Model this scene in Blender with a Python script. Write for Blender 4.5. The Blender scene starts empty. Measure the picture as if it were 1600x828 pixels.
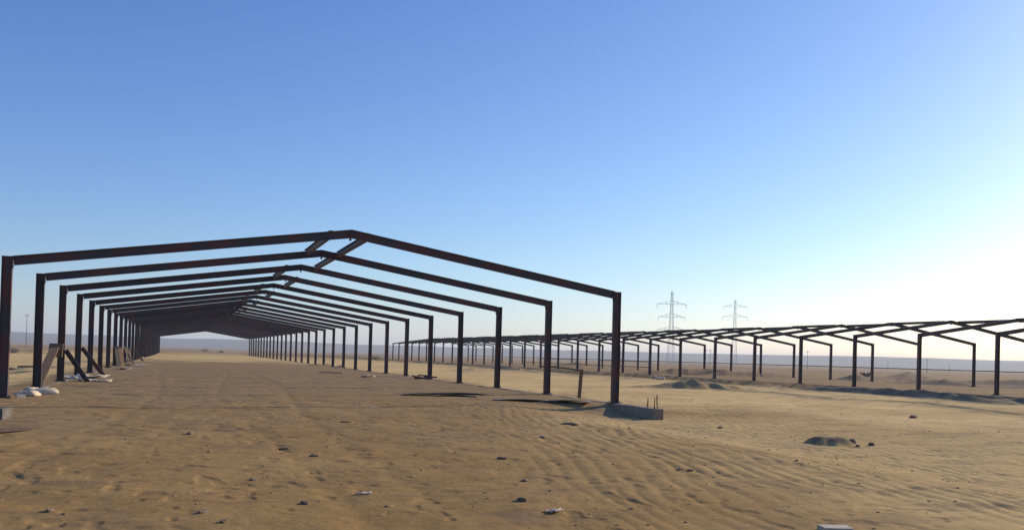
import bpy, bmesh, math, random
import numpy as np
from mathutils import Vector, Matrix

random.seed(7)
SC = bpy.context.scene
COL = SC.collection
rad = math.radians

# ------------------------------------------------------------------ camera
CAM_H, YAW, PITCH, ROLL = 1.632, 0.3602, 0.0108, 0.0286
cam = bpy.data.cameras.new('camera')
cam.sensor_width = 36.0
cam.sensor_fit = 'HORIZONTAL'
cam.lens = 36.0 * 1369.45 / 1600.0
cam.shift_y = 127.8 / 1600.0
cam.clip_start = 0.1
cam.clip_end = 20000.0
cam_o = bpy.data.objects.new('camera', cam)
COL.objects.link(cam_o)
F = Vector((math.sin(YAW) * math.cos(PITCH), math.cos(YAW) * math.cos(PITCH), math.sin(PITCH)))
R0 = Vector((math.cos(YAW), -math.sin(YAW), 0))
U0 = R0.cross(F)
R_ = R0 * math.cos(ROLL) + U0 * math.sin(ROLL)
U_ = -R0 * math.sin(ROLL) + U0 * math.cos(ROLL)
cam_o.matrix_world = Matrix(((R_.x, U_.x, -F.x, 0), (R_.y, U_.y, -F.y, 0), (R_.z, U_.z, -F.z, CAM_H), (0, 0, 0, 1)))
SC.camera = cam_o

# ------------------------------------------------------------------ sky, sun, exposure
SUN_AZ = math.degrees(YAW) + 52.0      # clockwise from +Y
SUN_EL = 20.0
world = bpy.data.worlds.new('World')
SC.world = world
world.use_nodes = True
wn = world.node_tree
bg = wn.nodes['Background']
sky = wn.nodes.new('ShaderNodeTexSky')
sky.sky_type = 'NISHITA'
sky.sun_disc = False
sky.sun_elevation = rad(SUN_EL)
sky.sun_rotation = rad(SUN_AZ)
sky.altitude = 0
sky.air_density = 1.0
sky.dust_density = 0.4
sky.ozone_density = 3.0
sep = wn.nodes.new('ShaderNodeSeparateColor'); com = wn.nodes.new('ShaderNodeCombineColor')
wn.links.new(sky.outputs['Color'], sep.inputs[0])
for ch, (g_, k_) in enumerate(((1.27, 0.80), (1.15, 0.97), (0.85, 1.92))):    # response of the hazy sky, channel by channel
    pw = wn.nodes.new('ShaderNodeMath'); pw.operation = 'POWER'; pw.inputs[1].default_value = g_
    ml = wn.nodes.new('ShaderNodeMath'); ml.operation = 'MULTIPLY'; ml.inputs[1].default_value = k_
    wn.links.new(sep.outputs[ch], pw.inputs[0]); wn.links.new(pw.outputs[0], ml.inputs[0]); wn.links.new(ml.outputs[0], com.inputs[ch])
wn.links.new(com.outputs[0], bg.inputs['Color'])
bg.inputs['Strength'].default_value = 0.08
sun = bpy.data.lights.new('sun', 'SUN')
sun.energy = 4.2
sun.angle = rad(1.2)
sun.color = (1.0, 0.85, 0.66)
sun_o = bpy.data.objects.new('sun', sun)
COL.objects.link(sun_o)
sd = Vector((math.sin(rad(SUN_AZ)) * math.cos(rad(SUN_EL)), math.cos(rad(SUN_AZ)) * math.cos(rad(SUN_EL)), math.sin(rad(SUN_EL))))
sun_o.rotation_euler = (-sd).to_track_quat('-Z', 'Y').to_euler()
SC.view_settings.view_transform = 'Standard'
SC.view_settings.look = 'None'
SC.view_settings.gamma = 1.0
SC.view_settings.exposure = 0.4

# ------------------------------------------------------------------ materials
def mat(name, base, rough=0.8, c2=None, scale=4.0, detail=6.0, bump=0.0, bscale=30.0, metallic=0.0, stretch=None, vary=0.0, contrast=(0.35, 0.65)):
    m = bpy.data.materials.new(name)
    m.use_nodes = True
    nt = m.node_tree; N = nt.nodes; L = nt.links
    p = N['Principled BSDF']
    p.inputs['Roughness'].default_value = rough
    p.inputs['Metallic'].default_value = metallic
    p.inputs['Specular IOR Level'].default_value = 0.3
    tc = N.new('ShaderNodeTexCoord')
    mp = N.new('ShaderNodeMapping')
    L.new(tc.outputs['Object'], mp.inputs['Vector'])
    if stretch: mp.inputs['Scale'].default_value = stretch
    oi = N.new('ShaderNodeObjectInfo')
    no = N.new('ShaderNodeTexNoise'); no.noise_dimensions = '4D'
    mul = N.new('ShaderNodeMath'); mul.operation = 'MULTIPLY'; mul.inputs[1].default_value = 37.0
    L.new(oi.outputs['Random'], mul.inputs[0]); L.new(mul.outputs[0], no.inputs['W'])
    no.inputs['Scale'].default_value = scale; no.inputs['Detail'].default_value = detail
    L.new(mp.outputs[0], no.inputs['Vector'])
    rp = N.new('ShaderNodeMapRange')
    rp.inputs[1].default_value, rp.inputs[2].default_value = contrast
    L.new(no.outputs['Fac'], rp.inputs[0])
    mx = N.new('ShaderNodeMix'); mx.data_type = 'RGBA'
    mx.inputs[6].default_value = (*base, 1)
    mx.inputs[7].default_value = (*(c2 or base), 1)
    L.new(rp.outputs[0], mx.inputs[0])
    out = mx.outputs[2]
    if vary:
        hs = N.new('ShaderNodeHueSaturation')
        mr = N.new('ShaderNodeMapRange'); mr.inputs[3].default_value = 1 - vary; mr.inputs[4].default_value = 1 + vary
        L.new(oi.outputs['Random'], mr.inputs[0]); L.new(mr.outputs[0], hs.inputs['Value'])
        L.new(out, hs.inputs['Color']); out = hs.outputs[0]
    L.new(out, p.inputs['Base Color'])
    if bump:
        nb = N.new('ShaderNodeTexNoise'); nb.inputs['Scale'].default_value = bscale; nb.inputs['Detail'].default_value = 5
        L.new(mp.outputs[0], nb.inputs['Vector'])
        b = N.new('ShaderNodeBump'); b.inputs['Strength'].default_value = bump; b.inputs['Distance'].default_value = 0.02
        L.new(nb.outputs['Fac'], b.inputs['Height']); L.new(b.outputs[0], p.inputs['Normal'])
    return m

STEEL = mat('red_oxide_steel', (0.090, 0.034, 0.028), 0.5, (0.044, 0.038, 0.040), 1.3, 9, 0.3, 25, vary=0.35, contrast=(0.42, 0.56))
CONC = mat('rough_concrete', (0.20, 0.155, 0.115), 0.9, (0.30, 0.235, 0.17), 5, 8, 0.6, 20)
REBAR = mat('rusty_bar', (0.10, 0.05, 0.03), 0.8, (0.06, 0.035, 0.025), 12, 4)
WOOD = mat('weathered_timber', (0.22, 0.135, 0.075), 0.85, (0.13, 0.085, 0.055), 6, 8, 0.4, 40, stretch=(6, 6, 0.6))
WOODG = mat('grey_timber', (0.17, 0.13, 0.095), 0.85, (0.10, 0.08, 0.06), 5, 8, 0.4, 40, stretch=(5, 5, 0.6))
PLY = mat('dusty_formwork_sheet', (0.27, 0.21, 0.16), 0.8, (0.18, 0.14, 0.11), 3, 8, 0.2, 30)
PALEPLY = mat('pale_formwork_sheet', (0.52, 0.45, 0.36), 0.8, (0.40, 0.33, 0.25), 3, 8, 0.2, 30)
SACK = mat('dusty_white_sack', (0.66, 0.56, 0.40), 0.8, (0.44, 0.35, 0.23), 4, 8, 0.5, 25)
WHITE = mat('white_plastic', (0.66, 0.57, 0.43), 0.6, (0.44, 0.36, 0.25), 5, 6, 0.2, 20)
DARKBLOCK = mat('stained_block', (0.10, 0.09, 0.08), 0.9, (0.17, 0.15, 0.13), 6, 8, 0.6, 20)
STONE = mat('dark_stone', (0.13, 0.095, 0.065), 0.95, (0.20, 0.145, 0.095), 9, 6, 0.8, 30, vary=0.4)
CLOD = mat('sand_clod', (0.24, 0.17, 0.105), 0.95, (0.33, 0.235, 0.15), 9, 6, 0.8, 30, vary=0.3)
GALV = mat('hazed_galvanised_lattice', (0.60, 0.60, 0.60), 0.6, (0.7, 0.7, 0.7), 0.5, 4)  # paled in colour to stand in for fading by haze
LEAF = mat('dusty_green_leaf', (0.07, 0.085, 0.035), 0.8, (0.11, 0.11, 0.05), 3, 4)
HILLM = mat('hill_rock', (0.11, 0.085, 0.07), 1.0, (0.17, 0.13, 0.10), 0.004, 10)

def ground_material():
    m = bpy.data.materials.new('desert_sand'); m.use_nodes = True
    nt = m.node_tree; N = nt.nodes; L = nt.links
    p = N['Principled BSDF']; p.inputs['Roughness'].default_value = 1.0; p.inputs['Specular IOR Level'].default_value = 0.05
    geo = N.new('ShaderNodeNewGeometry')
    def noise(scale, detail=6, vec=None, rough=0.55, dist=0.0):
        n = N.new('ShaderNodeTexNoise'); n.inputs['Scale'].default_value = scale; n.inputs['Detail'].default_value = detail
        n.inputs['Roughness'].default_value = rough; n.inputs['Distortion'].default_value = dist
        L.new(vec or geo.outputs['Position'], n.inputs['Vector']); return n.outputs['Fac']
    def rng(x, a, b, c=0.0, d=1.0):
        r = N.new('ShaderNodeMapRange'); L.new(x, r.inputs[0])
        for i, v in enumerate((a, b, c, d)): r.inputs[i + 1].default_value = v
        return r.outputs[0]
    def mix(f, a, b, mode='MIX'):
        x = N.new('ShaderNodeMix'); x.data_type = 'RGBA'; x.blend_type = mode
        if isinstance(f, float): x.inputs[0].default_value = f
        else: L.new(f, x.inputs[0])
        for i, v in ((6, a), (7, b)):
            if isinstance(v, tuple): x.inputs[i].default_value = (*v, 1)
            else: L.new(v, x.inputs[i])
        return x.outputs[2]
    def attr(n):
        a = N.new('ShaderNodeAttribute'); a.attribute_name = n; return a.outputs['Fac']
    def mth(op, a, b=0.0):
        q = N.new('ShaderNodeMath'); q.operation = op
        for i, v in enumerate((a, b)):
            if isinstance(v, (int, float)): q.inputs[i].default_value = v
            else: L.new(v, q.inputs[i])
        return q.outputs[0]
    # broad tone
    c = mix(rng(noise(0.22, 5), 0.38, 0.62), (0.305, 0.188, 0.070), (0.37, 0.240, 0.095))
    c = mix(mth('MULTIPLY', rng(noise(0.75, 7, rough=0.65), 0.5, 0.68), 0.55), c, (0.24, 0.155, 0.075))
    # dark specks and crumbs
    c = mix(mth('MULTIPLY', rng(noise(9.0, 3, rough=0.7), 0.60, 0.70), 0.55), c, (0.20, 0.125, 0.058))
    c = mix(mth('MULTIPLY', rng(noise(26.0, 2, rough=0.7), 0.60, 0.72), 0.45), c, (0.48, 0.315, 0.14))
    # duller, mottled tone on and around the shed floors
    gm = mth('MULTIPLY', attr('floor_tone'), rng(noise(0.45, 6, rough=0.6), 0.28, 0.55, 0.55, 1.0))
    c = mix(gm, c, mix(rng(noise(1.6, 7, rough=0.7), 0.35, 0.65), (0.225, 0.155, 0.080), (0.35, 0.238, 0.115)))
    # pale windblown sand
    c = mix(mth('MULTIPLY', attr('pale'), rng(noise(0.12, 5), 0.3, 0.55, 0.5, 1.0)), c, (0.67, 0.475, 0.205))
    # far plain
    c = mix(attr('far'), c, mix(rng(noise(0.012, 6), 0.4, 0.6), (0.27, 0.18, 0.10), (0.38, 0.265, 0.14)))
    # darker and paler streaks stretched across the ground
    sm = N.new('ShaderNodeMapping'); sm.inputs['Rotation'].default_value = (0, 0, 0.35); sm.inputs['Scale'].default_value = (0.35, 1.5, 1)
    L.new(geo.outputs['Position'], sm.inputs['Vector'])
    c = mix(mth('MULTIPLY', rng(noise(1.1, 8, sm.outputs[0], 0.7, 0.6), 0.51, 0.63), 0.5), c, (0.185, 0.128, 0.080))
    c = mix(mth('MULTIPLY', rng(noise(0.8, 7, sm.outputs[0], 0.6, 0.4), 0.60, 0.72), 0.35), c, (0.46, 0.325, 0.165))
    # gravelly grit on the trodden ground
    grit = mth('MAXIMUM', attr('floor_tone'), 0.45)
    c = mix(mth('MULTIPLY', grit, mth('MULTIPLY', rng(noise(14.0, 4, rough=0.8), 0.55, 0.66), 0.6)), c, (0.135, 0.095, 0.06))
    c = mix(mth('MULTIPLY', grit, mth('MULTIPLY', rng(noise(4.0, 7, sm.outputs[0], 0.75, 0.5), 0.55, 0.66), 0.45)), c, (0.15, 0.105, 0.068))
    c = mix(mth('MULTIPLY', grit, mth('MULTIPLY', rng(noise(17.0, 4, rough=0.8), 0.57, 0.66), 0.5)), c, (0.52, 0.38, 0.22))
    # heaps of dark earth, some of their shade put into the colour
    c = mix(mth('MULTIPLY', attr('spoil_shade'), rng(noise(1.2, 5), 0.3, 0.6, 0.6, 1.0)), c, (0.20, 0.142, 0.092))
    L.new(c, p.inputs['Base Color'])
    sm0 = N.new('ShaderNodeMapping'); sm0.inputs['Rotation'].default_value = (0, 0, 0.5); sm0.inputs['Scale'].default_value = (0.6, 2.2, 1)
    L.new(geo.outputs['Position'], sm0.inputs['Vector'])
    b1 = N.new('ShaderNodeBump'); b1.inputs['Strength'].default_value = 0.5; b1.inputs['Distance'].default_value = 0.035
    h = mth('ADD', mth('MULTIPLY', noise(6.5, 10, rough=0.76), 1.7), mth('ADD', mth('MULTIPLY', noise(1.7, 4), 1.4), mth('MULTIPLY', noise(2.2, 6, sm0.outputs[0], 0.65, 0.8), 1.6)))
    L.new(h, b1.inputs['Height']); L.new(b1.outputs[0], p.inputs['Normal'])
    return m

# ------------------------------------------------------------------ helpers
def tag(o, label=None, cat=None, group=None, kind=None):
    if label: o['label'] = label
    if cat: o['category'] = cat
    if group: o['group'] = group
    if kind: o['kind'] = kind
    return o
def thing(name, loc, label, cat, group=None, rz=0.0):
    o = bpy.data.objects.new(name, None); COL.objects.link(o)
    o.location = loc; o.rotation_euler = (0, 0, rz); o.empty_display_size = 0.2
    return tag(o, label, cat, group)
def obj(name, me, parent=None, loc=None, rot=None):
    o = bpy.data.objects.new(name, me); COL.objects.link(o)
    if parent: o.parent = parent
    if loc is not None: o.location = loc
    if rot is not None: o.rotation_euler = rot
    return o
def mesh(bm, name, m, smooth=False):
    me = bpy.data.meshes.new(name)
    bmesh.ops.recalc_face_normals(bm, faces=bm.faces)
    bm.to_mesh(me); bm.free()
    me.materials.append(m)
    if smooth:
        for p in me.polygons: p.use_smooth = True
    return me
def box(bm, x0, x1, y0, y1, z0, z1, M=None):
    v = [bm.verts.new((x, y, z)) for x in (x0, x1) for y in (y0, y1) for z in (z0, z1)]
    for f in ((0, 1, 3, 2), (4, 6, 7, 5), (0, 4, 5, 1), (2, 3, 7, 6), (0, 2, 6, 4), (1, 5, 7, 3)):
        bm.faces.new([v[i] for i in f])
    if M is not None:
        for q in v: q.co = M @ q.co
    return v
def ibeam(bm, P, Q, side, depth, width, tf=0.014, tw=0.010):
    """I-section from P to Q; flanges lie across `side`."""
    P, Q = Vector(P), Vector(Q); d = (Q - P).normalized(); s = Vector(side).normalized(); n = d.cross(s).normalized()
    a, b = depth / 2, width / 2
    prof = [(-b, a), (b, a), (b, a - tf), (tw / 2, a - tf), (tw / 2, -a + tf), (b, -a + tf), (b, -a), (-b, -a), (-b, -a + tf), (-tw / 2, -a + tf), (-tw / 2, a - tf), (-b, a - tf)]
    A = [bm.verts.new(P + s * x + n * y) for x, y in prof]; B = [bm.verts.new(Q + s * x + n * y) for x, y in prof]
    k = len(prof)
    for i in range(k): bm.faces.new((A[i], A[(i + 1) % k], B[(i + 1) % k], B[i]))
    bm.faces.new(A); bm.faces.new(B[::-1])
def bar(bm, P, Q, r, seg=5, r2=None):
    P, Q = Vector(P), Vector(Q); d = (Q - P).normalized()
    s = d.orthogonal().normalized(); n = d.cross(s); r2 = r if r2 is None else r2
    A = [bm.verts.new(P + (s * math.cos(t) + n * math.sin(t)) * r) for t in [2 * math.pi * i / seg for i in range(seg)]]
    B = [bm.verts.new(Q + (s * math.cos(t) + n * math.sin(t)) * r2) for t in [2 * math.pi * i / seg for i in range(seg)]]
    for i in range(seg): bm.faces.new((A[i], A[(i + 1) % seg], B[(i + 1) % seg], B[i]))
    bm.faces.new(A[::-1]); bm.faces.new(B)

# ------------------------------------------------------------------ terrain height
rs = np.random.RandomState(5)
PERM = rs.permutation(1024); GR = rs.rand(1024)
def vnoise(x, y):
    xi = np.floor(x).astype(int); yi = np.floor(y).astype(int); fx = x - xi; fy = y - yi
    fx = fx * fx * (3 - 2 * fx); fy = fy * fy * (3 - 2 * fy)
    def h(a, b): return GR[PERM[(PERM[a & 1023] + b) & 1023]]
    return (h(xi, yi) * (1 - fx) + h(xi + 1, yi) * fx) * (1 - fy) + (h(xi, yi + 1) * (1 - fx) + h(xi + 1, yi + 1) * fx) * fy - 0.5
def fbm(x, y, o=4, g=0.5):
    s = 0; a = 1.0
    for i in range(o):
        s = s + a * vnoise(x * 2 ** i + 17.3 * i, y * 2 ** i - 9.1 * i); a *= g
    return s
def ss(x, a, b):
    t = np.clip((x - a) / (b - a), 0, 1); return t * t * (3 - 2 * t)

S1_U, S1_V, S1_W = -4.83, 29.04, 19.89
S2_U, S2_V, S2_W = 49.80, 29.38, 19.88
BAY = 6.477
TRACK = [(34.5, 59.0), (36.0, 53.0), (37.6, 48.5), (36.2, 42.0), (38.4, 37.6), (37.4, 33.5), (34.5, 28.2), (33.0, 24.0)]
MOUNDS = [  # u, v, angle, half length, half width, height, dark earth and painted shade 0..1
    (34.9, 54.9, -0.25, 3.2, 0.95, 0.66, 0.6), (37.6, 57.2, 0.1, 2.2, 0.8, 0.35, 0.4),
    (47.6, 63.0, 1.5, 2.6, 0.5, 0.34, 0.7), (47.3, 54.0, 1.5, 5.0, 0.62, 0.46, 0.9), (46.6, 45.4, 1.52, 5.6, 0.8, 0.56, 1.0), (47.4, 36.5, 1.52, 4.0, 0.7, 0.52, 1.0),
    (55.0, 93.0, 0.2, 4.0, 1.2, 0.5, 0.8), (62.0, 92.0, -0.3, 8.0, 1.7, 0.9, 0.8), (74.5, 100.0, 0.3, 6.0, 1.4, 0.78, 0.8),
    (76.0, 84.0, 1.0, 8.0, 1.6, 0.78, 0.8), (77.0, 72.0, 1.2, 9.0, 1.6, 0.78, 0.8), (80.0, 60.0, 1.2, 9.0, 1.7, 0.74, 0.8), (88.0, 95.0, 0.8, 14.0, 2.4, 0.86, 0.8),
    (96.0, 78.0, 1.1, 16.0, 2.4, 0.9, 0.8), (110.0, 110.0, 0.8, 20.0, 3.0, 1.2, 1.0),
    (74.0, 120.0, 1.0, 10.0, 1.8, 0.9, 1.0), (70.0, 150.0, 0.9, 14.0, 2.2, 1.0, 1.0), (36.0, 110.0, 1.2, 8.0, 1.6, 0.4, 0.5), (47.0, 128.0, 1.5, 10.0, 1.6, 0.6, 0.9),
    (15.9, 92.0, 1.3, 4.0, 0.7, 0.42, 0.9), (14.6, 97.0, 0.7, 2.5, 0.7, 0.35, 0.9), (9.4, 101.0, 0.4, 3.0, 0.6, 0.18, 0.8),
    (-25.5, 165.0, -0.6, 6.5, 1.4, 0.95, 1.0), (-12.0, 230.0, 0.0, 8.0, 2.0, 0.6, 0.6), (15.5, 17.9, -0.35, 0.45, 0.22, 0.02, 0.9),  # last entry paints the small heap's shade into the colour
    (0.5, 200.0, 0.0, 9.0, 2.0, 0.4, 0.3), (-4.9, 122.0, 1.5, 6.0, 0.6, 0.25, 0.4), (-5.0, 80.0, 1.5, 5.0, 0.5, 0.2, 0.3),
]
def spoil_shade(u, v):
    z = np.zeros(u.shape)
    n = fbm(u * 0.5, v * 0.5, 3)
    for (mu, mv, an, a, b, h, dk) in MOUNDS:
        du, dv = u - mu, v - mv
        p = (du * math.cos(an) + dv * math.sin(an)) / a; q = (-du * math.sin(an) + dv * math.cos(an)) / b
        z = np.maximum(z, dk * (1 - ss(np.hypot(p, q) + n * 0.8, 1.25, 1.9)))
    return z
def height(u, v):
    u = np.asarray(u, float); v = np.asarray(v, float); r = np.hypot(u, v)
    wob = fbm(u * 0.35, v * 0.35, 3) * 0.9
    near = -0.36 * ss(u, 9.5, 13.6 + wob * 0.5) * (1 - 0.0 * v)
    deep = -0.36 * ss(u, 15.25, 16.6 + wob)
    t = ss(v, 27.6, 29.6)
    base = near * (1 - t) + deep * t
    base = base - 0.16 * ss(-u, 5.3, 7.5) * ss(v, 15, 25)
    # shed two's raised floor, with a steep ragged bank towards the first shed
    up = ss(u + wob * 0.5, 48.4, 49.3) * ss(v, 20, 30)
    base = base + 0.36 * up - 0.25 * ss(u, 70.2, 71.6) * ss(v, 20, 30)
    base = base + fbm(u * 0.12, v * 0.12, 3) * 0.14 * ss(r, 12, 60) * (0.25 + 0.75 * ss(u, 16, 22)) * (1 - up)
    z = base
    for (mu, mv, an, a, b, h, dk) in MOUNDS:
        du, dv = u - mu, v - mv
        p = (du * math.cos(an) + dv * math.sin(an)) / a; q = (-du * math.sin(an) + dv * math.cos(an)) / b
        d2 = p * p + q * q
        m_ = d2 < 9
        if not np.any(m_): continue
        bump = np.zeros_like(z)
        dd = np.sqrt(d2[m_]) * (1 + 0.5 * vnoise(u[m_] * 1.3 + mu, v[m_] * 1.3))
        bump[m_] = h * np.clip(1 - dd / 1.6, 0, 1) ** 1.25 * (1 + 0.25 * vnoise(u[m_] * 2.1, v[m_] * 2.1))
        z = z + bump
    # flat topped heap of dug sand on the open ground
    du, dv = u - 15.5, v - 17.9
    hp = np.hypot((du * 0.94 - dv * 0.34) / 0.52, (du * 0.34 + dv * 0.94) / 0.36) + 0.8 * vnoise(u * 4, v * 4)
    z = z + 0.17 * (1 - ss(hp, 0.5, 1.3))
    # wheel track curving across the open sand
    best = np.full(z.shape, 99.0)
    for (a0, b0), (a1, b1) in zip(TRACK[:-1], TRACK[1:]):
        dx, dy = a1 - a0, b1 - b0
        tt = np.clip(((u - a0) * dx + (v - b0) * dy) / (dx * dx + dy * dy), 0, 1)
        best = np.minimum(best, np.hypot(u - a0 - tt * dx, v - b0 - tt * dy))
    z = z - 0.10 * np.exp(-(best / 0.28) ** 2) + 0.07 * np.exp(-((best - 0.65) / 0.3) ** 2)
    # small scale relief
    nf = 1 - ss(r, 55, 110)
    wu = u + 0.55 * fbm(u * 0.35, v * 0.22, 3) + 0.16 * fbm(u * 1.5 + 3, v * 1.1, 2)
    ph = (0.96 * wu - 0.26 * v) / 0.31
    rip = np.abs(np.sin(math.pi * ph)) ** 0.8 - 0.62
    brk = 0.35 + 0.65 * ss(fbm(u * 2.3 + 7, v * 0.9 + 0.3 * u, 2), -0.25, 0.3)
    rip = rip * brk
    patch = ss(fbm(u * 0.28 + 40, v * 0.22, 3), -0.42, 0.05)
    rm = ss(u - 0.20 * v, 1.2, 5.0) * (1 - 0.75 * up) * (1 - ss(u, 13.2, 14.4) * (1 - ss(u, 15.5, 17)) * ss(v, 24, 26)) * (0.35 + 0.65 * (1 - ss(v, 24, 40)))
    inside = ss(v, 27, 30) * ss(-u, -15.2, -14.8) * ss(u, -5.6, -5)
    z = z + rip * 0.027 * patch * rm * nf * (1 - 0.9 * inside)
    z = z + fbm(u * 1.1, v * 1.1, 4, 0.55) * 0.036 * nf * (1 - 0.1 * inside) * (1 - 0.45 * rm)
    foot = fbm(u * 3.1 + 9, v * 2.6, 2, 0.6)
    z = z - 0.015 * ss(foot, 0.24, 0.38) * nf * (1 - 0.1 * inside)
    # tyre ruts on the left, running up to the shed
    for c0 in (1.1, 2.9, -1.9):
        cc = c0 + 0.02 * v + 0.5 * np.sin(v * 0.11 + c0)
        z = z - 0.010 * np.exp(-((u - cc) / 0.16) ** 2) * nf
    # far, low swells
    z = z + fbm(u * 0.010, v * 0.010, 4) * 1.3 * ss(r, 230, 700) - 0.35 * ss(r, 230, 700)
    return z
def hz(u, v): return float(height(np.array([u]), np.array([v]))[0])

# ------------------------------------------------------------------ ground sheet
def build_ground():
    vd = math.pi / 2 - YAW
    th_f = np.arange(-0.64, 0.64, 0.0023)
    th_c = np.linspace(0.64, 2 * math.pi - 0.64, 110)
    th = np.concatenate([th_f, th_c[:-1]]) + vd
    r = np.concatenate([[0.0], np.linspace(0.6, 6.0, 10)[:-1], 6.0 * np.exp(np.arange(0, math.log(75 / 6.0), 0.0042)), 75 * np.exp(np.arange(0.004, math.log(4600 / 75), 0.016))])
    n, k = len(r), len(th)
    RR, TT = np.meshgrid(r[1:], th, indexing='ij')
    U = RR * np.cos(TT); V = RR * np.sin(TT)
    U = np.concatenate([[0.0], U.ravel()]); V = np.concatenate([[0.0], V.ravel()])
    Z = height(U, V)
    co = np.stack([U, V, Z], 1).astype(np.float32)
    i = np.arange(n - 2)[:, None] * k + 1; j = np.arange(k)[None, :]; j2 = (j + 1) % k
    quads = np.stack([i + j, i + k + j, i + k + j2, i + j2], -1).reshape(-1, 4)
    tris = np.stack([np.zeros(k, int), 1 + np.arange(k), 1 + (np.arange(k) + 1) % k], 1)
    me = bpy.data.meshes.new('ground')
    me.vertices.add(len(co)); me.vertices.foreach_set('co', co.ravel())
    loops = np.concatenate([quads.ravel(), tris.ravel()])
    me.loops.add(len(loops)); me.loops.foreach_set('vertex_index', loops.astype(np.int32))
    nq, ntr = len(quads), len(tris)
    me.polygons.add(nq + ntr)
    st = np.concatenate([np.arange(nq) * 4, nq * 4 + np.arange(ntr) * 3]).astype(np.int32)
    me.polygons.foreach_set('loop_start', st)
    me.update(calc_edges=True); me.validate()
    me.polygons.foreach_set('use_smooth', np.ones(nq + ntr, bool))
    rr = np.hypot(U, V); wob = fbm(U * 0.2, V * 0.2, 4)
    floor_tone1 = ss(V + wob * 20 + 0.25 * U, 12, 36) * ss(U + wob * 1.5, -6.2, -4.4) * (1 - ss(U + wob * 2.0, 14.2, 16.4)) * (1 - 0.75 * ss(V + wob * 30, 85, 120))
    floor_tone2 = ss(U + wob, 48.2, 49.2) * ss(V, 20, 30)
    floor_tone = np.clip(floor_tone1 + 0.75 * floor_tone2 * (1 - ss(rr, 300, 600)), 0, 1)
    pale = np.clip(0.6 * ss(U - 0.25 * V + wob * 4, 1.5, 7) * (1 - ss(V, 26, 30)) + ss(U + wob * 3, 16.5, 21) * (1 - ss(U, 46, 49)) * ss(V + wob * 10, 22, 36) + ss(-U + wob, 5.6, 7) * ss(V, 30, 40) + ss(V + wob * 30, 95, 130) * (1 - ss(U, 46, 49)), 0, 1) * (1 - ss(rr, 180, 330))
    far = ss(rr + wob * 60, 170, 330)
    for nm, arr in (('floor_tone', floor_tone), ('pale', pale), ('far', far), ('spoil_shade', spoil_shade(U, V) * (rr < 400))):
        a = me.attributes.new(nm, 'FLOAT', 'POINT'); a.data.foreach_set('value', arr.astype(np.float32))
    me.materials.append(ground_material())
    tag(obj('ground', me), kind='structure')
build_ground()

# ------------------------------------------------------------------ hills: one long plateau edge far off
def build_hills():
    vd = math.pi / 2 - YAW
    th = np.linspace(-1.35, 1.35, 700); ra = [2350, 2500, 2650, 2800, 2950, 3150, 3400, 3800, 4300]
    pr = [-2, 0.12, 0.35, 0.62, 0.86, 1.0, 0.96, 0.7, -0.1]
    co = []; 
    for k, (r, p) in enumerate(zip(ra, pr)):
        a = -th                      # positive a to the right
        ang = vd + th
        top = 31 + 5 * fbm(th * 3 + 5, th * 0 + 2, 3) + 3.0 * fbm(th * 16, th * 0 + 7, 3) + 2.0 * ss(-th, 0.25, 0.5) + 3.5 * np.exp(-((th - 0.52) / 0.06) ** 2)
        spur = 1 + 0.25 * fbm(th * 22 + k * 0.3, th * 0 + k * 0.4, 3) * (1 if 0 < k < 5 else 0)
        z = top * p * spur if p > 0 else np.full_like(th, p * (1 if p == -2 else 20))
        rr = r * (1 + 0.05 * fbm(th * 7, th * 0 + 1, 3))
        co.append(np.stack([rr * np.cos(ang), rr * np.sin(ang), z], 1))
    co = np.concatenate(co); n = len(th)
    f = [(k * n + i, k * n + i + 1, (k + 1) * n + i + 1, (k + 1) * n + i) for k in range(len(ra) - 1) for i in range(n - 1)]
    me = bpy.data.meshes.new('hills'); me.from_pydata(co.tolist(), [], f); me.update()
    for p in me.polygons: p.use_smooth = True
    me.materials.append(HILLM)
    tag(obj('hills', me), kind='structure')
build_hills()

# ------------------------------------------------------------------ the two steel sheds
H, HR = 4.10, 5.64
DEP, WID = 0.27, 0.16
def column_mesh():
    bm = bmesh.new()
    ibeam(bm, (0, 0, 0.02), (0, 0, H - 0.014), (0, 1, 0), DEP, WID, 0.018)
    box(bm, -DEP / 2 - 0.01, DEP / 2 + 0.01, -WID / 2 - 0.008, WID / 2 + 0.008, H - 0.013, H + 0.003)
    for s in (-1, 1): box(bm, -DEP / 2 + 0.02, DEP / 2 - 0.02, s * 0.008 if s > 0 else -WID / 2 + 0.004, WID / 2 - 0.004 if s > 0 else -0.008, H - 0.34, H - 0.322)
    return mesh(bm, 'column', STEEL)
def base_mesh():
    bm = bmesh.new(); box(bm, -0.22, 0.22, -0.16, 0.16, 0.0, 0.022)
    for x in (-0.17, 0.17):
        for y in (-0.11, 0.11): bar(bm, (x, y, 0.02), (x, y, 0.075), 0.014, 6)
    return mesh(bm, 'base_plate', STEEL)
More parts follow.
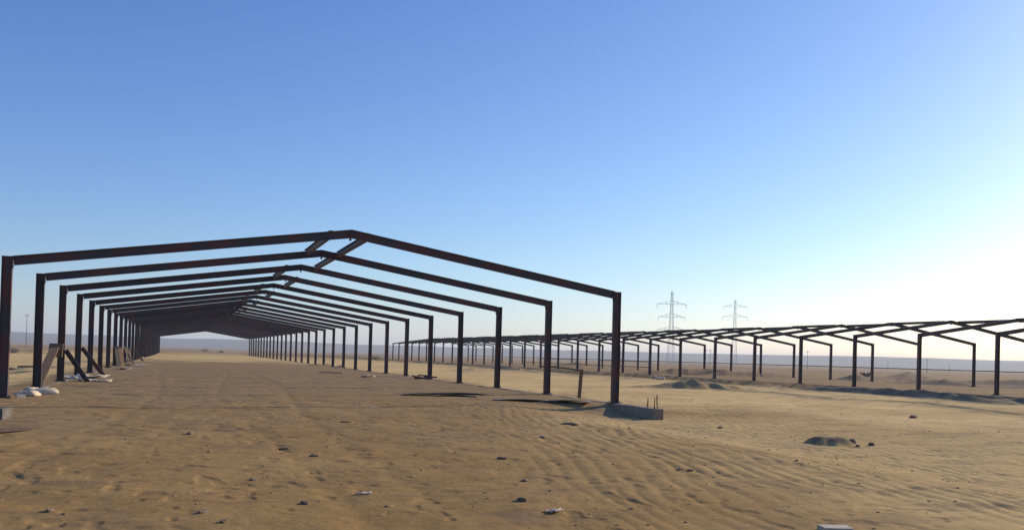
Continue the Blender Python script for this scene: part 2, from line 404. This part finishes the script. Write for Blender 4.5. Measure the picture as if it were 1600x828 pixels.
def rafter_mesh(W):
    half = W / 2; bm = bmesh.new()
    sl = math.atan2(HR - H, half); n = Vector((-math.sin(sl), 0, math.cos(sl)))
    off = n * (DEP / 2)
    P = Vector((-half + DEP / 2 + 0.012, 0, H + (DEP / 2) * math.tan(sl))) - off
    Q = Vector((-0.012, 0, HR)) - off * 1.0
    P.z -= 0.0; ibeam(bm, P, Q, (0, 1, 0), DEP, WID, 0.018)
    # end plates at knee and ridge
    box(bm, -half + DEP / 2 + 0.001, -half + DEP / 2 + 0.02, -WID / 2 - 0.01, WID / 2 + 0.01, H - 0.36, H + 0.02)
    for zz in (-0.30, -0.20, -0.10):
        for yy in (-0.055, 0.055): bar(bm, (-half + DEP / 2 + 0.02, yy, H + zz + 0.02), (-half + DEP / 2 + 0.045, yy, H + zz + 0.02), 0.013, 6); bar(bm, (-0.045, yy, HR + zz - 0.03), (-0.018, yy, HR + zz - 0.03), 0.013, 6)
    box(bm, -0.018, -0.001, -WID / 2 - 0.01, WID / 2 + 0.01, HR - 0.36, HR - 0.002)
    return mesh(bm, 'rafter', STEEL)
def purlin_mesh():
    bm = bmesh.new(); ibeam(bm, (0, 0.09, 0), (0, BAY - 0.09, 0), (1, 0, 0), 0.22, 0.15, 0.012); return mesh(bm, 'purlin', STEEL)
def rail_mesh(r=0.04):
    bm = bmesh.new(); box(bm, -0.03, 0.03, 0.085, BAY - 0.085, -r, r); return mesh(bm, 'side_rail', STEEL)
COLM, BASEM, PURM, RAILM = column_mesh(), base_mesh(), purlin_mesh(), rail_mesh()

def beam_strip(u, v0, v1, top, bot, half, name, parent):
    bm = bmesh.new(); n = max(2, int((v1 - v0) / 0.45)); rows = []
    rr = random.Random(int(u * 10))
    for i in range(n + 1):
        v = v0 + (v1 - v0) * i / n; a = rr.uniform(-0.02, 0.02); t = rr.uniform(-0.02, 0.012)
        rows.append([bm.verts.new((x, v, z)) for x, z in ((u - half + a, bot), (u - half + a * 1.2, top + t - 0.03), (u - half + 0.03, top + t), (u + half - 0.03, top + t * 0.5), (u + half, top - 0.03), (u + half, bot))])
    for A, B in zip(rows[:-1], rows[1:]):
        for i in range(6): bm.faces.new((A[i], A[(i + 1) % 6], B[(i + 1) % 6], B[i]))
    bm.faces.new(rows[0]); bm.faces.new(rows[-1][::-1])
    return obj(name, mesh(bm, name, CONC), parent)

def shed(name, U, V, W, frames, label, both0):
    root = thing(name, (U + W / 2, V, 0.0), label, 'shed frame')
    rm = rafter_mesh(W); rj = random.Random(int(U * 7))
    sl = (HR - H) / (W / 2)
    for k in frames:
        y = k * BAY; jy = rj.uniform(-0.02, 0.02)
        for s in (-1, 1):
            c = obj('column', COLM, root, (s * W / 2, y + jy, 0.02), (rj.uniform(-.005, .005), rj.uniform(-.004, .004), 0 if s < 0 else math.pi))
            obj('base_plate', BASEM, c, (0, 0, 0))
            obj('rafter', rm, root, (0, y + jy, 0.02 + rj.uniform(-0.008, 0.008)), (0, 0, 0 if s < 0 else math.pi))
    ks = list(frames)[:-1]
    for i, k in enumerate(ks):
        sides = (-1, 1) if i == 0 else ((1,) if k % 2 else (-1,))
        for s in sides:
            x = 0.62
            obj('purlin', PURM, root, (s * x, k * BAY, HR - x * sl - 0.05), (0, math.atan(sl) * s, 0))
    return root

shed1 = shed('steel_shed', S1_U, S1_V, S1_W, range(0, 30), 'long open rust brown steel shed skeleton nearest the viewer, with its gable end facing out', True)
g1 = beam_strip(S1_W / 2 + 0.02, -3.2, 29 * BAY + 0.5, 0.015, -0.75, 0.17, 'ground_beam', shed1)
beam_strip(-S1_W / 2 - 0.02, -0.6, 29 * BAY + 0.5, 0.010, -0.6, 0.17, 'ground_beam', shed1)
for i, (dx, dy, h, lx, ly) in enumerate([(-0.11, -2.6, 0.34, 0.02, -0.03), (0.10, -2.95, 0.42, -0.03, 0.02), (-0.11, -3.08, 0.40, 0.03, 0.0), (0.10, -2.3, 0.30, 0.02, 0.03), (-0.10, -3.14, 0.26, -0.05, -0.02), (0.0, -3.12, 0.48, 0.0, 0.04)]):
    bm = bmesh.new(); bar(bm, (S1_W / 2 + dx, dy, -0.1), (S1_W / 2 + dx + lx, dy + ly, h), 0.014, 6)
    obj('starter_bar', mesh(bm, 'starter_bar', REBAR), g1)
# raking props at the feet of the left hand columns
for k, base_v, lean, hh in [(2, 4.5, 0.9, 1.35), (3, 4.5, 1.1, 1.45), (11, 3.5, 0.9, 1.3)]:
    bm = bmesh.new(); y = k * BAY
    ibeam(bm, (-S1_W / 2 + 0.17, y + 0.02, hh), (-S1_W / 2 + 0.17 + lean, y + 0.25, -0.04), (0, 1, 0), 0.19, 0.11)
    obj('brace', mesh(bm, 'brace', STEEL if k < 10 else WOODG), shed1)
shed2 = shed('steel_shed', S2_U, S2_V, S2_W, range(2, 30), 'second rust brown steel shed skeleton standing across the open sand, below the pylons', False)
beam_strip(-S2_W / 2 - 0.02, 2 * BAY - 4.0, 29 * BAY + 0.5, 0.015, -0.55, 0.17, 'ground_beam', shed2)
beam_strip(S2_W / 2 + 0.02, 2 * BAY - 2.0, 29 * BAY + 0.5, 0.015, -0.5, 0.17, 'ground_beam', shed2)
for k in range(3, 29):
    obj('side_rail', RAILM, shed2, (S2_W / 2 - 0.02, k * BAY, 1.52))
for k in range(9, 15):
    obj('side_rail', RAILM, shed2, (-S2_W / 2 + 0.02, k * BAY, 0.82))
for k in (9, 10, 12, 13):
    obj('side_rail', RAILM, shed2, (-S2_W / 2 + 0.02, k * BAY, 1.45))

# ------------------------------------------------------------------ boards, props, sacks
def plank_mesh(L_, w, t, m, name='plank', warp=0.02, seed=0):
    bm = bmesh.new(); n = 8; rr = random.Random(seed); rows = []
    for i in range(n + 1):
        z = L_ * i / n; b = warp * math.sin(math.pi * i / n) ; a = rr.uniform(-0.003, 0.003)
        rows.append([bm.verts.new((x, y + b, z)) for x, y in ((-w / 2 + a, -t / 2), (w / 2 + a, -t / 2), (w / 2 + a, t / 2), (-w / 2 + a, t / 2))])
    for A, B in zip(rows[:-1], rows[1:]):
        for i in range(4): bm.faces.new((A[i], A[(i + 1) % 4], B[(i + 1) % 4], B[i]))
    bm.faces.new(rows[0]); bm.faces.new(rows[-1][::-1])
    return mesh(bm, name, m)
def aim(P, Q, roll=0.0):
    d = (Vector(Q) - Vector(P)); q = d.to_track_quat('Z', 'Y')
    return (q @ Matrix.Rotation(roll, 3, 'Z').to_quaternion()).to_euler(), d.length
def plank(P, Q, w, t, m, label, cat='plank', name='timber_plank', roll=0.0, group=None, seed=0, warp=0.02):
    e, ln = aim(P, Q, roll)
    o = obj(name, plank_mesh(ln, w, t, m, name, warp, seed), None, P, e)
    return tag(o, label, cat, group)

Y1 = S1_V
plank((-5.15, Y1 + 2 * BAY - 4.0, 0.0), (-5.02, Y1 + 2 * BAY - 0.25, 1.52), 0.34, 0.05, WOOD, 'wide brown timber board leaning back against the third column of the left row', roll=0.0, seed=1)
plank((-5.00, Y1 + 2 * BAY - 0.42, 1.05), (-4.98, Y1 + 2 * BAY - 0.30, 1.62), 0.55, 0.06, WOOD, 'short square wooden board propped above the leaning board on the third left column', roll=0.0, seed=2)
for i, (du, dv, hh, w) in enumerate([(0.35, 7 * BAY - 0.9, 1.55, 0.30), (0.5, 7 * BAY + 2.0, 1.5, 0.35), (0.75, 8 * BAY + 0.4, 1.55, 0.12), (0.95, 8 * BAY + 2.4, 1.35, 0.12), (0.6, 9 * BAY + 1.0, 1.4, 0.10)]):
    plank((-4.83 + du, Y1 + dv, -0.02), (-4.83 + du * 0.3, Y1 + dv + 0.5, hh), w, 0.04, WOOD if i % 2 else WOODG,
          ['wide grey board upright beside the eighth left column', 'wide brown board upright just beyond the eighth left column', 'narrow grey batten leaning at the ninth left column',
           'narrow brown batten leaning just past the ninth left column', 'thin grey batten leaning at the tenth left column'][i], group='boards stood along the left row', seed=i + 10)
# stake with a raised rail outside the right row
t = thing('timber_post', (16.9, 36.1, -0.36), 'rough timber stake with a sloping rail at its top, outside the right row of columns', 'post')
obj('post', plank_mesh(1.50, 0.15, 0.13, WOOD, 'post', 0.01, 3), t, (0, 0, 0), (0.02, 0.06, -0.3))
e, ln = aim((0, 0, 0), (-1.5, 1.1, 0.13)); obj('rail', plank_mesh(ln, 0.10, 0.07, WOODG, 'rail', 0.03, 4), t, (0.09, 0.02, 1.44), e)

# warped formwork sheets lying by the right row
def sheet(name, u, v, L_, w, rz, m, label, lift=0.16, sag=0.05, seed=0, group='formwork sheets by the right row', tilt=0.0, cat='board'):
    bm = bmesh.new(); rr = random.Random(seed); nx, ny = 14, 5; th = 0.022; T = []; B = []
    for i in range(nx + 1):
        a, b = [], []
        for j in range(ny + 1):
            x = (i / nx - 0.5) * L_; y = (j / ny - 0.5) * w
            z = lift * (0.35 + 0.65 * math.sin(math.pi * i / nx) ** 1.2) * (1 - j / ny) ** 1.3 + sag * math.sin(3.1 * i / nx + seed) * 0.5 + tilt * j / ny + rr.uniform(-.004, .004)
            a.append(bm.verts.new((x, y, z + th))); b.append(bm.verts.new((x, y, z)))
        T.append(a); B.append(b)
    for i in range(nx):
        for j in range(ny):
            bm.faces.new((T[i][j], T[i + 1][j], T[i + 1][j + 1], T[i][j + 1])); bm.faces.new((B[i][j], B[i][j + 1], B[i + 1][j + 1], B[i + 1][j]))
    for i in range(nx):
        bm.faces.new((T[i][0], B[i][0], B[i + 1][0], T[i + 1][0])); bm.faces.new((T[i][ny], T[i + 1][ny], B[i + 1][ny], B[i][ny]))
    for j in range(ny):
        bm.faces.new((T[0][j], T[0][j + 1], B[0][j + 1], B[0][j])); bm.faces.new((T[nx][j], B[nx][j], B[nx][j + 1], T[nx][j + 1]))
    o = obj(name, mesh(bm, name, m), None, (u, v, hz(u, v) + 0.01), (0, 0, rz))
    return tag(o, label, cat, group)
RZ = -0.34
sheet('formwork_sheet', 9.7, 33.6, 2.9, 1.2, RZ, PLY, 'long warped dark sheet on the shed floor, leftmost of those by the right row', 0.10, 0.03, 1)
sheet('formwork_sheet', 10.9, 35.0, 2.2, 0.9, RZ + 0.2, PLY, 'small grey sheet lying flat just behind the long dark sheet', 0.06, 0.02, 2)
sheet('formwork_sheet', 12.0, 30.3, 2.3, 1.3, RZ, PLY, 'grey warped sheet lying just left of the pale curled sheet', 0.08, 0.02, 3)
sheet('formwork_sheet', 13.35, 29.7, 1.9, 1.2, RZ - 0.05, PALEPLY, 'pale curled sheet lying in front of the timber stake', 0.09, 0.03, 4)
sheet('formwork_sheet', 10.5, 66.0, 1.8, 0.5, RZ, WHITE, 'thin white plastic strip lying on the floor by the seventh right column', 0.05, 0.02, 5, group=None, cat='plastic strip')
plank((12.1, 57.4, 0.03), (13.9, 56.0, 0.04), 0.08, 0.03, WHITE, 'thin pale strip trailing from the white scrap on the shed floor', 'strip', 'plastic_strip', seed=9)
# dark heap of steel offcuts at the sixth right column
t = thing('steel_offcuts', (14.6, Y1 + 4.0 * BAY - 0.5, 0.0), 'dark jumble of steel offcuts round the foot of the fifth right column', 'scrap')
for i in range(6):
    a = random.uniform(-0.5, 0.5); x, y = random.uniform(-0.8, 0.6), random.uniform(-0.5, 0.5); l = random.uniform(0.5, 1.1)
    bm = bmesh.new(); ibeam(bm, (x, y, 0.05 + 0.04 * i), (x + l * math.cos(a), y + l * math.sin(a), 0.09 + 0.05 * i * random.random()), (0, 0, 1), 0.10, 0.09, 0.012)
    obj('offcut', mesh(bm, 'offcut', STEEL), t)
for (a, b, c, d, lab, m) in [(-11.0, 65.5, -9.9, 62.9, 'dark board lying on the pale sand outside the left row', WOODG), (-10.9, 70.8, -9.2, 70.9, 'thin dark batten lying just behind the board outside the left row', WOODG)]:
    plank((a, b, hz(a, b) + 0.05), (c, d, hz(c, d) + 0.07), 0.16, 0.12, m, lab, seed=int(a * 9))
plank((-3.6, 17.0, hz(-3.6, 17.0) + 0.05), (-2.62, 18.35, hz(-2.62, 18.35) + 0.03), 0.16, 0.05, STEEL, 'dark bar lying on the sand at the left edge of the picture', 'bar', 'steel_bar', seed=3)
# block with ribbed side at the edge
def blob(u, v, sx, sy, sz, m, name, label, cat, seed=0, rz=0.0, group=None, sink=0.3, sub=2, rough=0.25, z=None, kind=None):
    bm = bmesh.new(); bmesh.ops.create_icosphere(bm, subdivisions=sub, radius=1.0)
    rr = random.Random(seed); ox, oy = rr.uniform(0, 50), rr.uniform(0, 50)
    for q in bm.verts:
        n = float(vnoise(np.array([q.co.x * 1.7 + ox + q.co.z]), np.array([q.co.y * 1.7 + oy - q.co.z]))[0]) + 0.5 * float(vnoise(np.array([q.co.x * 4 + ox]), np.array([q.co.y * 4 + oy + 3 * q.co.z]))[0])
        q.co *= 1 + rough * 2 * n
        q.co = Vector((q.co.x * sx, q.co.y * sy, max(q.co.z, -0.6) * sz))
    o = obj(name, mesh(bm, name, m, sub > 2), None, (u, v, (hz(u, v) if z is None else z) + sz * (1 - sink) * 0.6), (0, 0, rz))
    return tag(o, label, cat, group, kind)
bm = bmesh.new(); box(bm, -0.55, 0.25, -0.2, 0.2, -0.06, 0.24)
for i in range(7): box(bm, -0.50 + i * 0.10, -0.46 + i * 0.10, -0.225, -0.202, -0.05, 0.22)
bmesh.ops.bevel(bm, geom=[e for e in bm.edges if e.calc_length() > 0.3], offset=0.012, segments=1, affect='EDGES')
tag(obj('concrete_block', mesh(bm, 'concrete_block', DARKBLOCK), None, (-3.66, 21.25, hz(-3.66, 21.25)), (0, 0, -0.3)), 'grey ribbed concrete block half out of the picture at the left edge', 'block')
def sack(u, v, L_, w, h, rz, seed, label, m=SACK, group='sacks by the left row'):
    bm = bmesh.new(); bmesh.ops.create_cube(bm, size=2.0); bmesh.ops.subdivide_edges(bm, edges=bm.edges[:], cuts=6, use_grid_fill=True)
    rr = random.Random(seed); ox = rr.uniform(0, 90)
    for q in bm.verts:
        x, y, z = q.co; e = (1 - abs(x) ** 5 * 0.55) * (1 - abs(y) ** 4 * 0.5)
        n = float(vnoise(np.array([x * 2.2 + ox]), np.array([y * 2.2 + z]))[0]) + 1.0 * float(vnoise(np.array([x * 6 + ox]), np.array([y * 6]))[0])
        q.co = Vector((x * L_ / 2 * (1 - 0.06 * abs(z)), y * w / 2 * (1 - 0.08 * abs(z) + 0.12 * n), max(-0.35, z * e * (0.8 + 0.7 * n)) * h / 2))
    o = obj('cement_sack', mesh(bm, 'cement_sack', m, True), None, (u, v, hz(u, v) + h * 0.17), (0, 0, rz))
    return tag(o, label, 'sack', group)
sack(-4.35, 30.2, 0.62, 0.45, 0.24, -0.3, 1, 'crumpled dusty white sack lying nearest the first left column')
sack(-3.98, 31.2, 0.72, 0.5, 0.30, 0.2, 2, 'plump dusty white sack lying at the foot of the second left column')
sack(-4.45, 31.9, 0.6, 0.42, 0.30, 0.7, 3, 'dusty white sack lying behind the other two, between the first two left columns')
bm = bmesh.new(); box(bm, -0.11, 0.11, -0.06, 0.06, -0.02, 0.10); bmesh.ops.bevel(bm, geom=bm.edges[:], offset=0.006, segments=1, affect='EDGES')
tag(obj('brick', mesh(bm, 'brick', WHITE), None, (-4.36, 28.98, 0.01), (0, 0, 0.4)), 'small white brick lying against the foot of the first left column', 'brick')
def crumple(u, v, L_, w, h, rz, seed, label, cat='plastic scrap', name='plastic_scrap', m=WHITE, group=None):
    bm = bmesh.new(); nx, ny = 16, 7; rr = random.Random(seed); ox = rr.uniform(0, 99); G = []
    for i in range(nx + 1):
        row = []
        for j in range(ny + 1):
            x = (i / nx - 0.5); y = (j / ny - 0.5)
            n = float(vnoise(np.array([x * 7 + ox]), np.array([y * 5 + ox]))[0]) + 0.5 * float(vnoise(np.array([x * 19 + ox]), np.array([y * 15]))[0])
            ed = 1 + 0.5 * n
            row.append(bm.verts.new((x * L_ * ed, y * w * ed, max(0.0, (n + 0.35)) * h)))
        G.append(row)
    for i in range(nx):
        for j in range(ny): bm.faces.new((G[i][j], G[i + 1][j], G[i + 1][j + 1], G[i][j + 1]))
    r = bmesh.ops.extrude_face_region(bm, geom=bm.faces[:])
    for q in [g for g in r['geom'] if isinstance(g, bmesh.types.BMVert)]: q.co.z -= 0.006
    o = obj(name, mesh(bm, name, m, True), None, (u, v, hz(u, v) + 0.012), (0, 0, rz)); return tag(o, label, cat, group)
crumple(-4.3, 46.2, 1.7, 1.2, 0.22, 0.3, 1, 'white plastic sheeting crumpled at the foot of the first raking prop')
crumple(-3.5, 42.6, 1.4, 0.7, 0.12, -0.2, 2, 'small torn white plastic lying on the floor in front of the raking props')
crumple(-3.4, 64.0, 1.2, 0.8, 0.15, 0.5, 3, 'white scraps lying beside the sixth left column', group='scraps along the left row')
crumple(-3.5, 78.0, 1.6, 0.9, 0.15, 0.1, 4, 'pale scraps lying beside the boards stood by the eighth left column', group='scraps along the left row')
crumple(11.5, 57.2, 0.9, 0.4, 0.14, 0.2, 5, 'bright white scrap lying on the shed floor near the fifth right column')
crumple(5.31, 25.6, 0.2, 0.10, 0.03, 0.2, 6, 'small pale paper lying on the sand in front of the shed', 'paper', 'paper_scrap', PALEPLY)
crumple(2.02, 10.1, 0.17, 0.08, 0.025, -0.2, 7, 'small pale paper scrap on the foreground sand, left of centre', 'paper', 'paper_scrap', PALEPLY)
crumple(3.75, 8.55, 0.18, 0.09, 0.03, 0.4, 8, 'thin pale scrap on the foreground sand, low and right of centre', 'paper', 'paper_scrap', PALEPLY)
crumple(46.5, 80.0, 1.2, 0.9, 0.4, 0.4, 9, 'pale crumpled sheeting lying before the second shed', 'plastic scrap')
crumple(84.0, 91.0, 1.8, 1.0, 0.8, 0.4, 10, 'white heap of sheeting lying beyond the second shed', 'plastic scrap')
bm = bmesh.new(); box(bm, -0.15, 0.15, -0.10, 0.10, -0.03, 0.055); bmesh.ops.bevel(bm, geom=bm.edges[:], offset=0.008, segments=2, affect='EDGES')
tag(obj('white_slab', mesh(bm, 'white_slab', WHITE), None, (6.10, 6.98, hz(6.10, 6.98)), (0, 0, -0.33)), 'white slab half buried in the sand at the bottom edge of the picture', 'slab')

# stones and clods
stones = [
    (1.64, 14.86, 0.12, 0.07, 0.04, 'flat dark stone, the left one of a pair halfway to the shed'), (1.97, 13.82, 0.10, 0.06, 0.04, 'flat dark stone, the right one of a pair halfway to the shed'),
    (0.88, 11.4, 0.06, 0.05, 0.03, 'small brown stone in the left foreground, alone'), (0.26, 9.14, 0.10, 0.05, 0.035, 'dark flat stone near the bottom edge, left of the small round one'),
    (0.42, 8.64, 0.05, 0.04, 0.03, 'small round dark stone near the bottom edge'), (-1.16, 9.61, 0.09, 0.05, 0.035, 'dark stone in the bottom left corner'),
    (1.28, 9.59, 0.09, 0.045, 0.03, 'flat brown stone left of the pale paper scrap'), (3.64, 9.22, 0.08, 0.05, 0.04, 'dark stone right of the pale paper scrap'),
    (8.97, 19.65, 0.22, 0.08, 0.06, 'long dark clod lying in front of the concrete beam'), (3.61, 20.41, 0.14, 0.07, 0.04, 'flat brown stone straight in front of the shed'),
    (4.81, 13.06, 0.10, 0.06, 0.04, 'brown stone in the middle of the foreground'), (7.17, 11.34, 0.07, 0.05, 0.04, 'dark stone at the left end of the rippled sand'),
    (22.9 * 1.2, 22.64 * 1.2, 0.26, 0.2, 0.13, 'dark clod standing alone on the open sand before the second shed'), (12.77 * 1.2, 18.84 * 1.2, 0.13, 0.1, 0.06, 'small dark clod right of the concrete beam end'),
    (4.30, 10.79, 0.07, 0.05, 0.035, 'small dark stone just above the pale scrap'), (0.2, 17.6, 0.12, 0.07, 0.04, 'dark stone on the trodden sand before the left row'),
    (6.9, 16.4, 0.14, 0.07, 0.045, 'dark clod on the bare slope before the concrete beam')]
for i, (u, v, a, b, c, lab) in enumerate(stones):
    blob(u, v, a * 0.85, b * 0.8, c * 0.7, STONE, 'stone', lab, 'stone', i + 20, 0.3 * i, 'stones on the sand')
HEAPC = [(16.25, 18.3, 0.10), (16.1, 17.9, 0.13), (16.45, 17.6, 0.08), (16.55, 18.9, 0.10), (15.75, 17.3, 0.06)]
HEAP_LABELS = ['middle-sized dark clod at the right end of the small dug heap', 'largest dark clod at the right end of the small dug heap', 'dark clod rightmost beside the small dug heap', 'small clod furthest back on the small dug heap', 'smallest clod in front of the small dug heap']
for i, (u, v, a) in enumerate(HEAPC):
    blob(u, v, a, a * 0.8, a * 0.7, STONE, 'stone', HEAP_LABELS[i], 'stone', i + 60, i, 'clods by the dug heap')
# uncountable crumbs
def crumbs():
    bm = bmesh.new(); rr = random.Random(11)
    for i in range(380):
        a = rr.uniform(-0.62, 0.62); r = 7.5 * math.exp(rr.random() * 1.9); ang = math.pi / 2 - YAW + a
        u, v = r * math.cos(ang), r * math.sin(ang)
        s = rr.uniform(0.006, 0.016) * (1 + r / 40) * (1.6 if rr.random() < 0.06 else 1); z = hz(u, v)
        M = Matrix.Translation((u, v, z + s * 0.15)) @ Matrix.Rotation(rr.uniform(0, 6), 4, 'Z') @ Matrix.Diagonal((s * rr.uniform(1, 2), s, s * 0.6, 1))
        q = bmesh.ops.create_icosphere(bm, subdivisions=1, radius=1.0, matrix=M)['verts']
        for w in q: w.co += Vector((rr.uniform(-1, 1), rr.uniform(-1, 1), rr.uniform(-1, 1))) * s * 0.25
    tag(obj('gravel', mesh(bm, 'gravel', CLOD)), 'loose crumbs of stone and dry sand strewn over the foreground', 'gravel', kind='stuff')
crumbs()

# ------------------------------------------------------------------ far things: pylons, wires, poles, bush
def pylon(u, v, hgt, arms, rz, wbase, label):
    t = thing('power_pylon', (u, v, hz(u, v)), label, 'pylon', 'pylons on the horizon', rz)
    bm = bmesh.new(); n = 12; w = lambda f: wbase * (1 - f) ** 1.2 + 0.9
    L4 = lambda f: [Vector((sx * w(f) / 2, sy * w(f) / 2, f * hgt)) for sx, sy in ((-1, -1), (1, -1), (1, 1), (-1, 1))]
    for i in range(n):
        A, B = L4(i / n), L4((i + 1) / n)
        for j in range(4):
            bar(bm, A[j], B[j], 0.085, 4); k = (j + 1) % 4
            bar(bm, A[j], B[k], 0.05, 4); bar(bm, A[k], B[j], 0.05, 4); bar(bm, B[j], B[k], 0.05, 4)
    obj('tower', mesh(bm, 'tower', GALV), t)
    tips = []
    for (z, half) in arms:
        bm = bmesh.new()
        for s in (-1, 1):
            tip = Vector((s * half, 0, z)); ww = w(z / hgt) / 2
            for y in (-ww, ww):
                bar(bm, (s * ww, y, z + 0.1), tip, 0.10, 4); bar(bm, (s * ww, y, z + 1.9), tip, 0.09, 4)
                for q in (0.33, 0.66):
                    a = Vector((s * ww, y, z + 0.1)).lerp(tip, q); b = Vector((s * ww, y, z + 1.9)).lerp(tip, q); bar(bm, a, b, 0.07, 4)
            bar(bm, tip, tip - Vector((0, 0, 2.2)), 0.12, 5); tips.append(tip - Vector((0, 0, 2.2)))
        obj('cross_arm', mesh(bm, 'cross_arm', GALV), t)
    M = Matrix.Translation(t.location) @ Matrix.Rotation(rz, 4, 'Z')
    return [M @ q for q in tips]
def at(px, d, z=0.0):      # bearing in pixels of the photograph -> ground point at distance d
    a = YAW + math.atan((px - 800) / 1369.45); return d * math.sin(a), d * math.cos(a)
pa = at(1048, 520); pb = at(1147, 640); pc = at(1900, 520); pd = at(620, 900)
dirn = math.atan2(pc[1] - pb[1], pc[0] - pb[0])
T1 = pylon(*pa, 42.5, [(20.0, 8.5), (27.5, 8.0), (35.0, 8.8)], rad(-15), 3.0, 'taller pale lattice pylon seen over the second shed, with a spike above its top arms')
T2 = pylon(*pb, 47.0, [(35.0, 8.8), (42.2, 8.2)], rad(-25), 3.0, 'shorter pale lattice pylon to the right of the other, with a flat top')
T2.sort(key=lambda q: (q.z, q.x))
def cable(P, Q, sag, label):
    bm = bmesh.new(); P, Q = Vector(P), Vector(Q); n = 24; pts = [P.lerp(Q, i / n) - Vector((0, 0, 4 * sag * (i / n) * (1 - i / n))) for i in range(n + 1)]
    for a, b in zip(pts[:-1], pts[1:]): bar(bm, a, b, 0.045, 4)
    tag(obj('power_cable', mesh(bm, 'power_cable', GALV)), label, 'cable', 'cables from the pylons')
for i, q in enumerate(T2[:2]):
    cable(q, (pc[0] + (i - 0.5) * 8, pc[1] + (i - 0.5) * 6, 33), 6, ['lower cable running off to the right from the near side of the flat topped pylon', 'lower cable running off to the right from the far side of the flat topped pylon'][i])
def pole(px, d, h, label, arm=True, r=0.13):
    u, v = at(px, d); t = thing('utility_pole', (u, v, hz(u, v)), label, 'pole', 'poles on the plain')
    bm = bmesh.new(); bar(bm, (0, 0, -0.2), (0, 0, h), r, 6, r * 0.6); obj('shaft', mesh(bm, 'shaft', WOODG), t)
    if arm:
        bm = bmesh.new(); box(bm, -0.9, 0.9, -0.06 - r, -0.005 - r, h - 0.6, h - 0.45); obj('cross_arm', mesh(bm, 'cross_arm', WOODG), t)
for px, d, h, lab in [(41, 380, 12.5, 'slim pole standing on the plain at the far left, seen between the first two columns'), (1103, 420, 8, 'left one of two slim poles seen below the pylons through the second shed'),
                      (1110, 430, 8, 'right one of two slim poles seen below the pylons through the second shed'), (1262, 460, 9, 'slim pole seen through the second shed, right of centre'),
                      (1388, 520, 5.5, 'short pole on the plain, second from the right'), (1449, 470, 6.5, 'short pole on the plain, rightmost seen through the second shed'), (1484, 560, 5, 'short pole on the plain, small and beyond the rightmost columns')]:
    pole(px, d, h, lab, arm=(h > 6))
def bush(u, v, w, h, label, seed):
    t = thing('desert_bush', (u, v, hz(u, v)), label, 'bush', 'bushes on the plain'); rr = random.Random(seed)
    bm = bmesh.new()
    for i in range(9): bar(bm, (0, 0, 0), (rr.uniform(-w, w) * 0.6, rr.uniform(-w, w) * 0.4, h * 0.7), 0.05, 4, 0.02)
    obj('stem', mesh(bm, 'stem', WOODG), t)
    bm = bmesh.new()
    for i in range(700):
        p = Vector((rr.gauss(0, 0.42) * w, rr.gauss(0, 0.35) * w, abs(rr.gauss(0.4, 0.25)) * h)); s = rr.uniform(0.06, 0.16)
        a, b = Vector((rr.uniform(-1, 1), rr.uniform(-1, 1), rr.uniform(-1, 1))).normalized() * s, Vector((rr.uniform(-1, 1), rr.uniform(-1, 1), rr.uniform(-1, 1))).normalized() * s
        bm.faces.new([bm.verts.new(p), bm.verts.new(p + a), bm.verts.new(p + a + b)])
    obj('foliage', mesh(bm, 'foliage', LEAF), t)
bush(8.3, 352, 2.2, 1.5, 'low green bush on the plain, seen through the far end of the shed', 1)
bush(14.0, 345, 1.2, 0.7, 'tiny bush beside the larger one beyond the far end of the shed', 2)
bush(48, 230, 2.2, 1.3, 'dark low bush at the far end of the second shed', 3)

# ------------------------------------------------------------------ haze
bm = bmesh.new(); box(bm, -4900, 4900, -4900, 4900, -6.0, 60.0)
hm = bpy.data.materials.new('haze'); hm.use_nodes = True; hn = hm.node_tree
hn.nodes.remove(hn.nodes['Principled BSDF'])
pv = hn.nodes.new('ShaderNodeVolumePrincipled'); pv.inputs['Color'].default_value = (0.78, 0.89, 1.0, 1)
pv.inputs['Density'].default_value = 0.00024; pv.inputs['Anisotropy'].default_value = 0.15
hn.links.new(pv.outputs[0], hn.nodes['Material Output'].inputs['Volume'])
tag(obj('haze', mesh(bm, 'haze', hm)), 'thin pale desert haze lying over the plain', 'haze', kind='stuff')
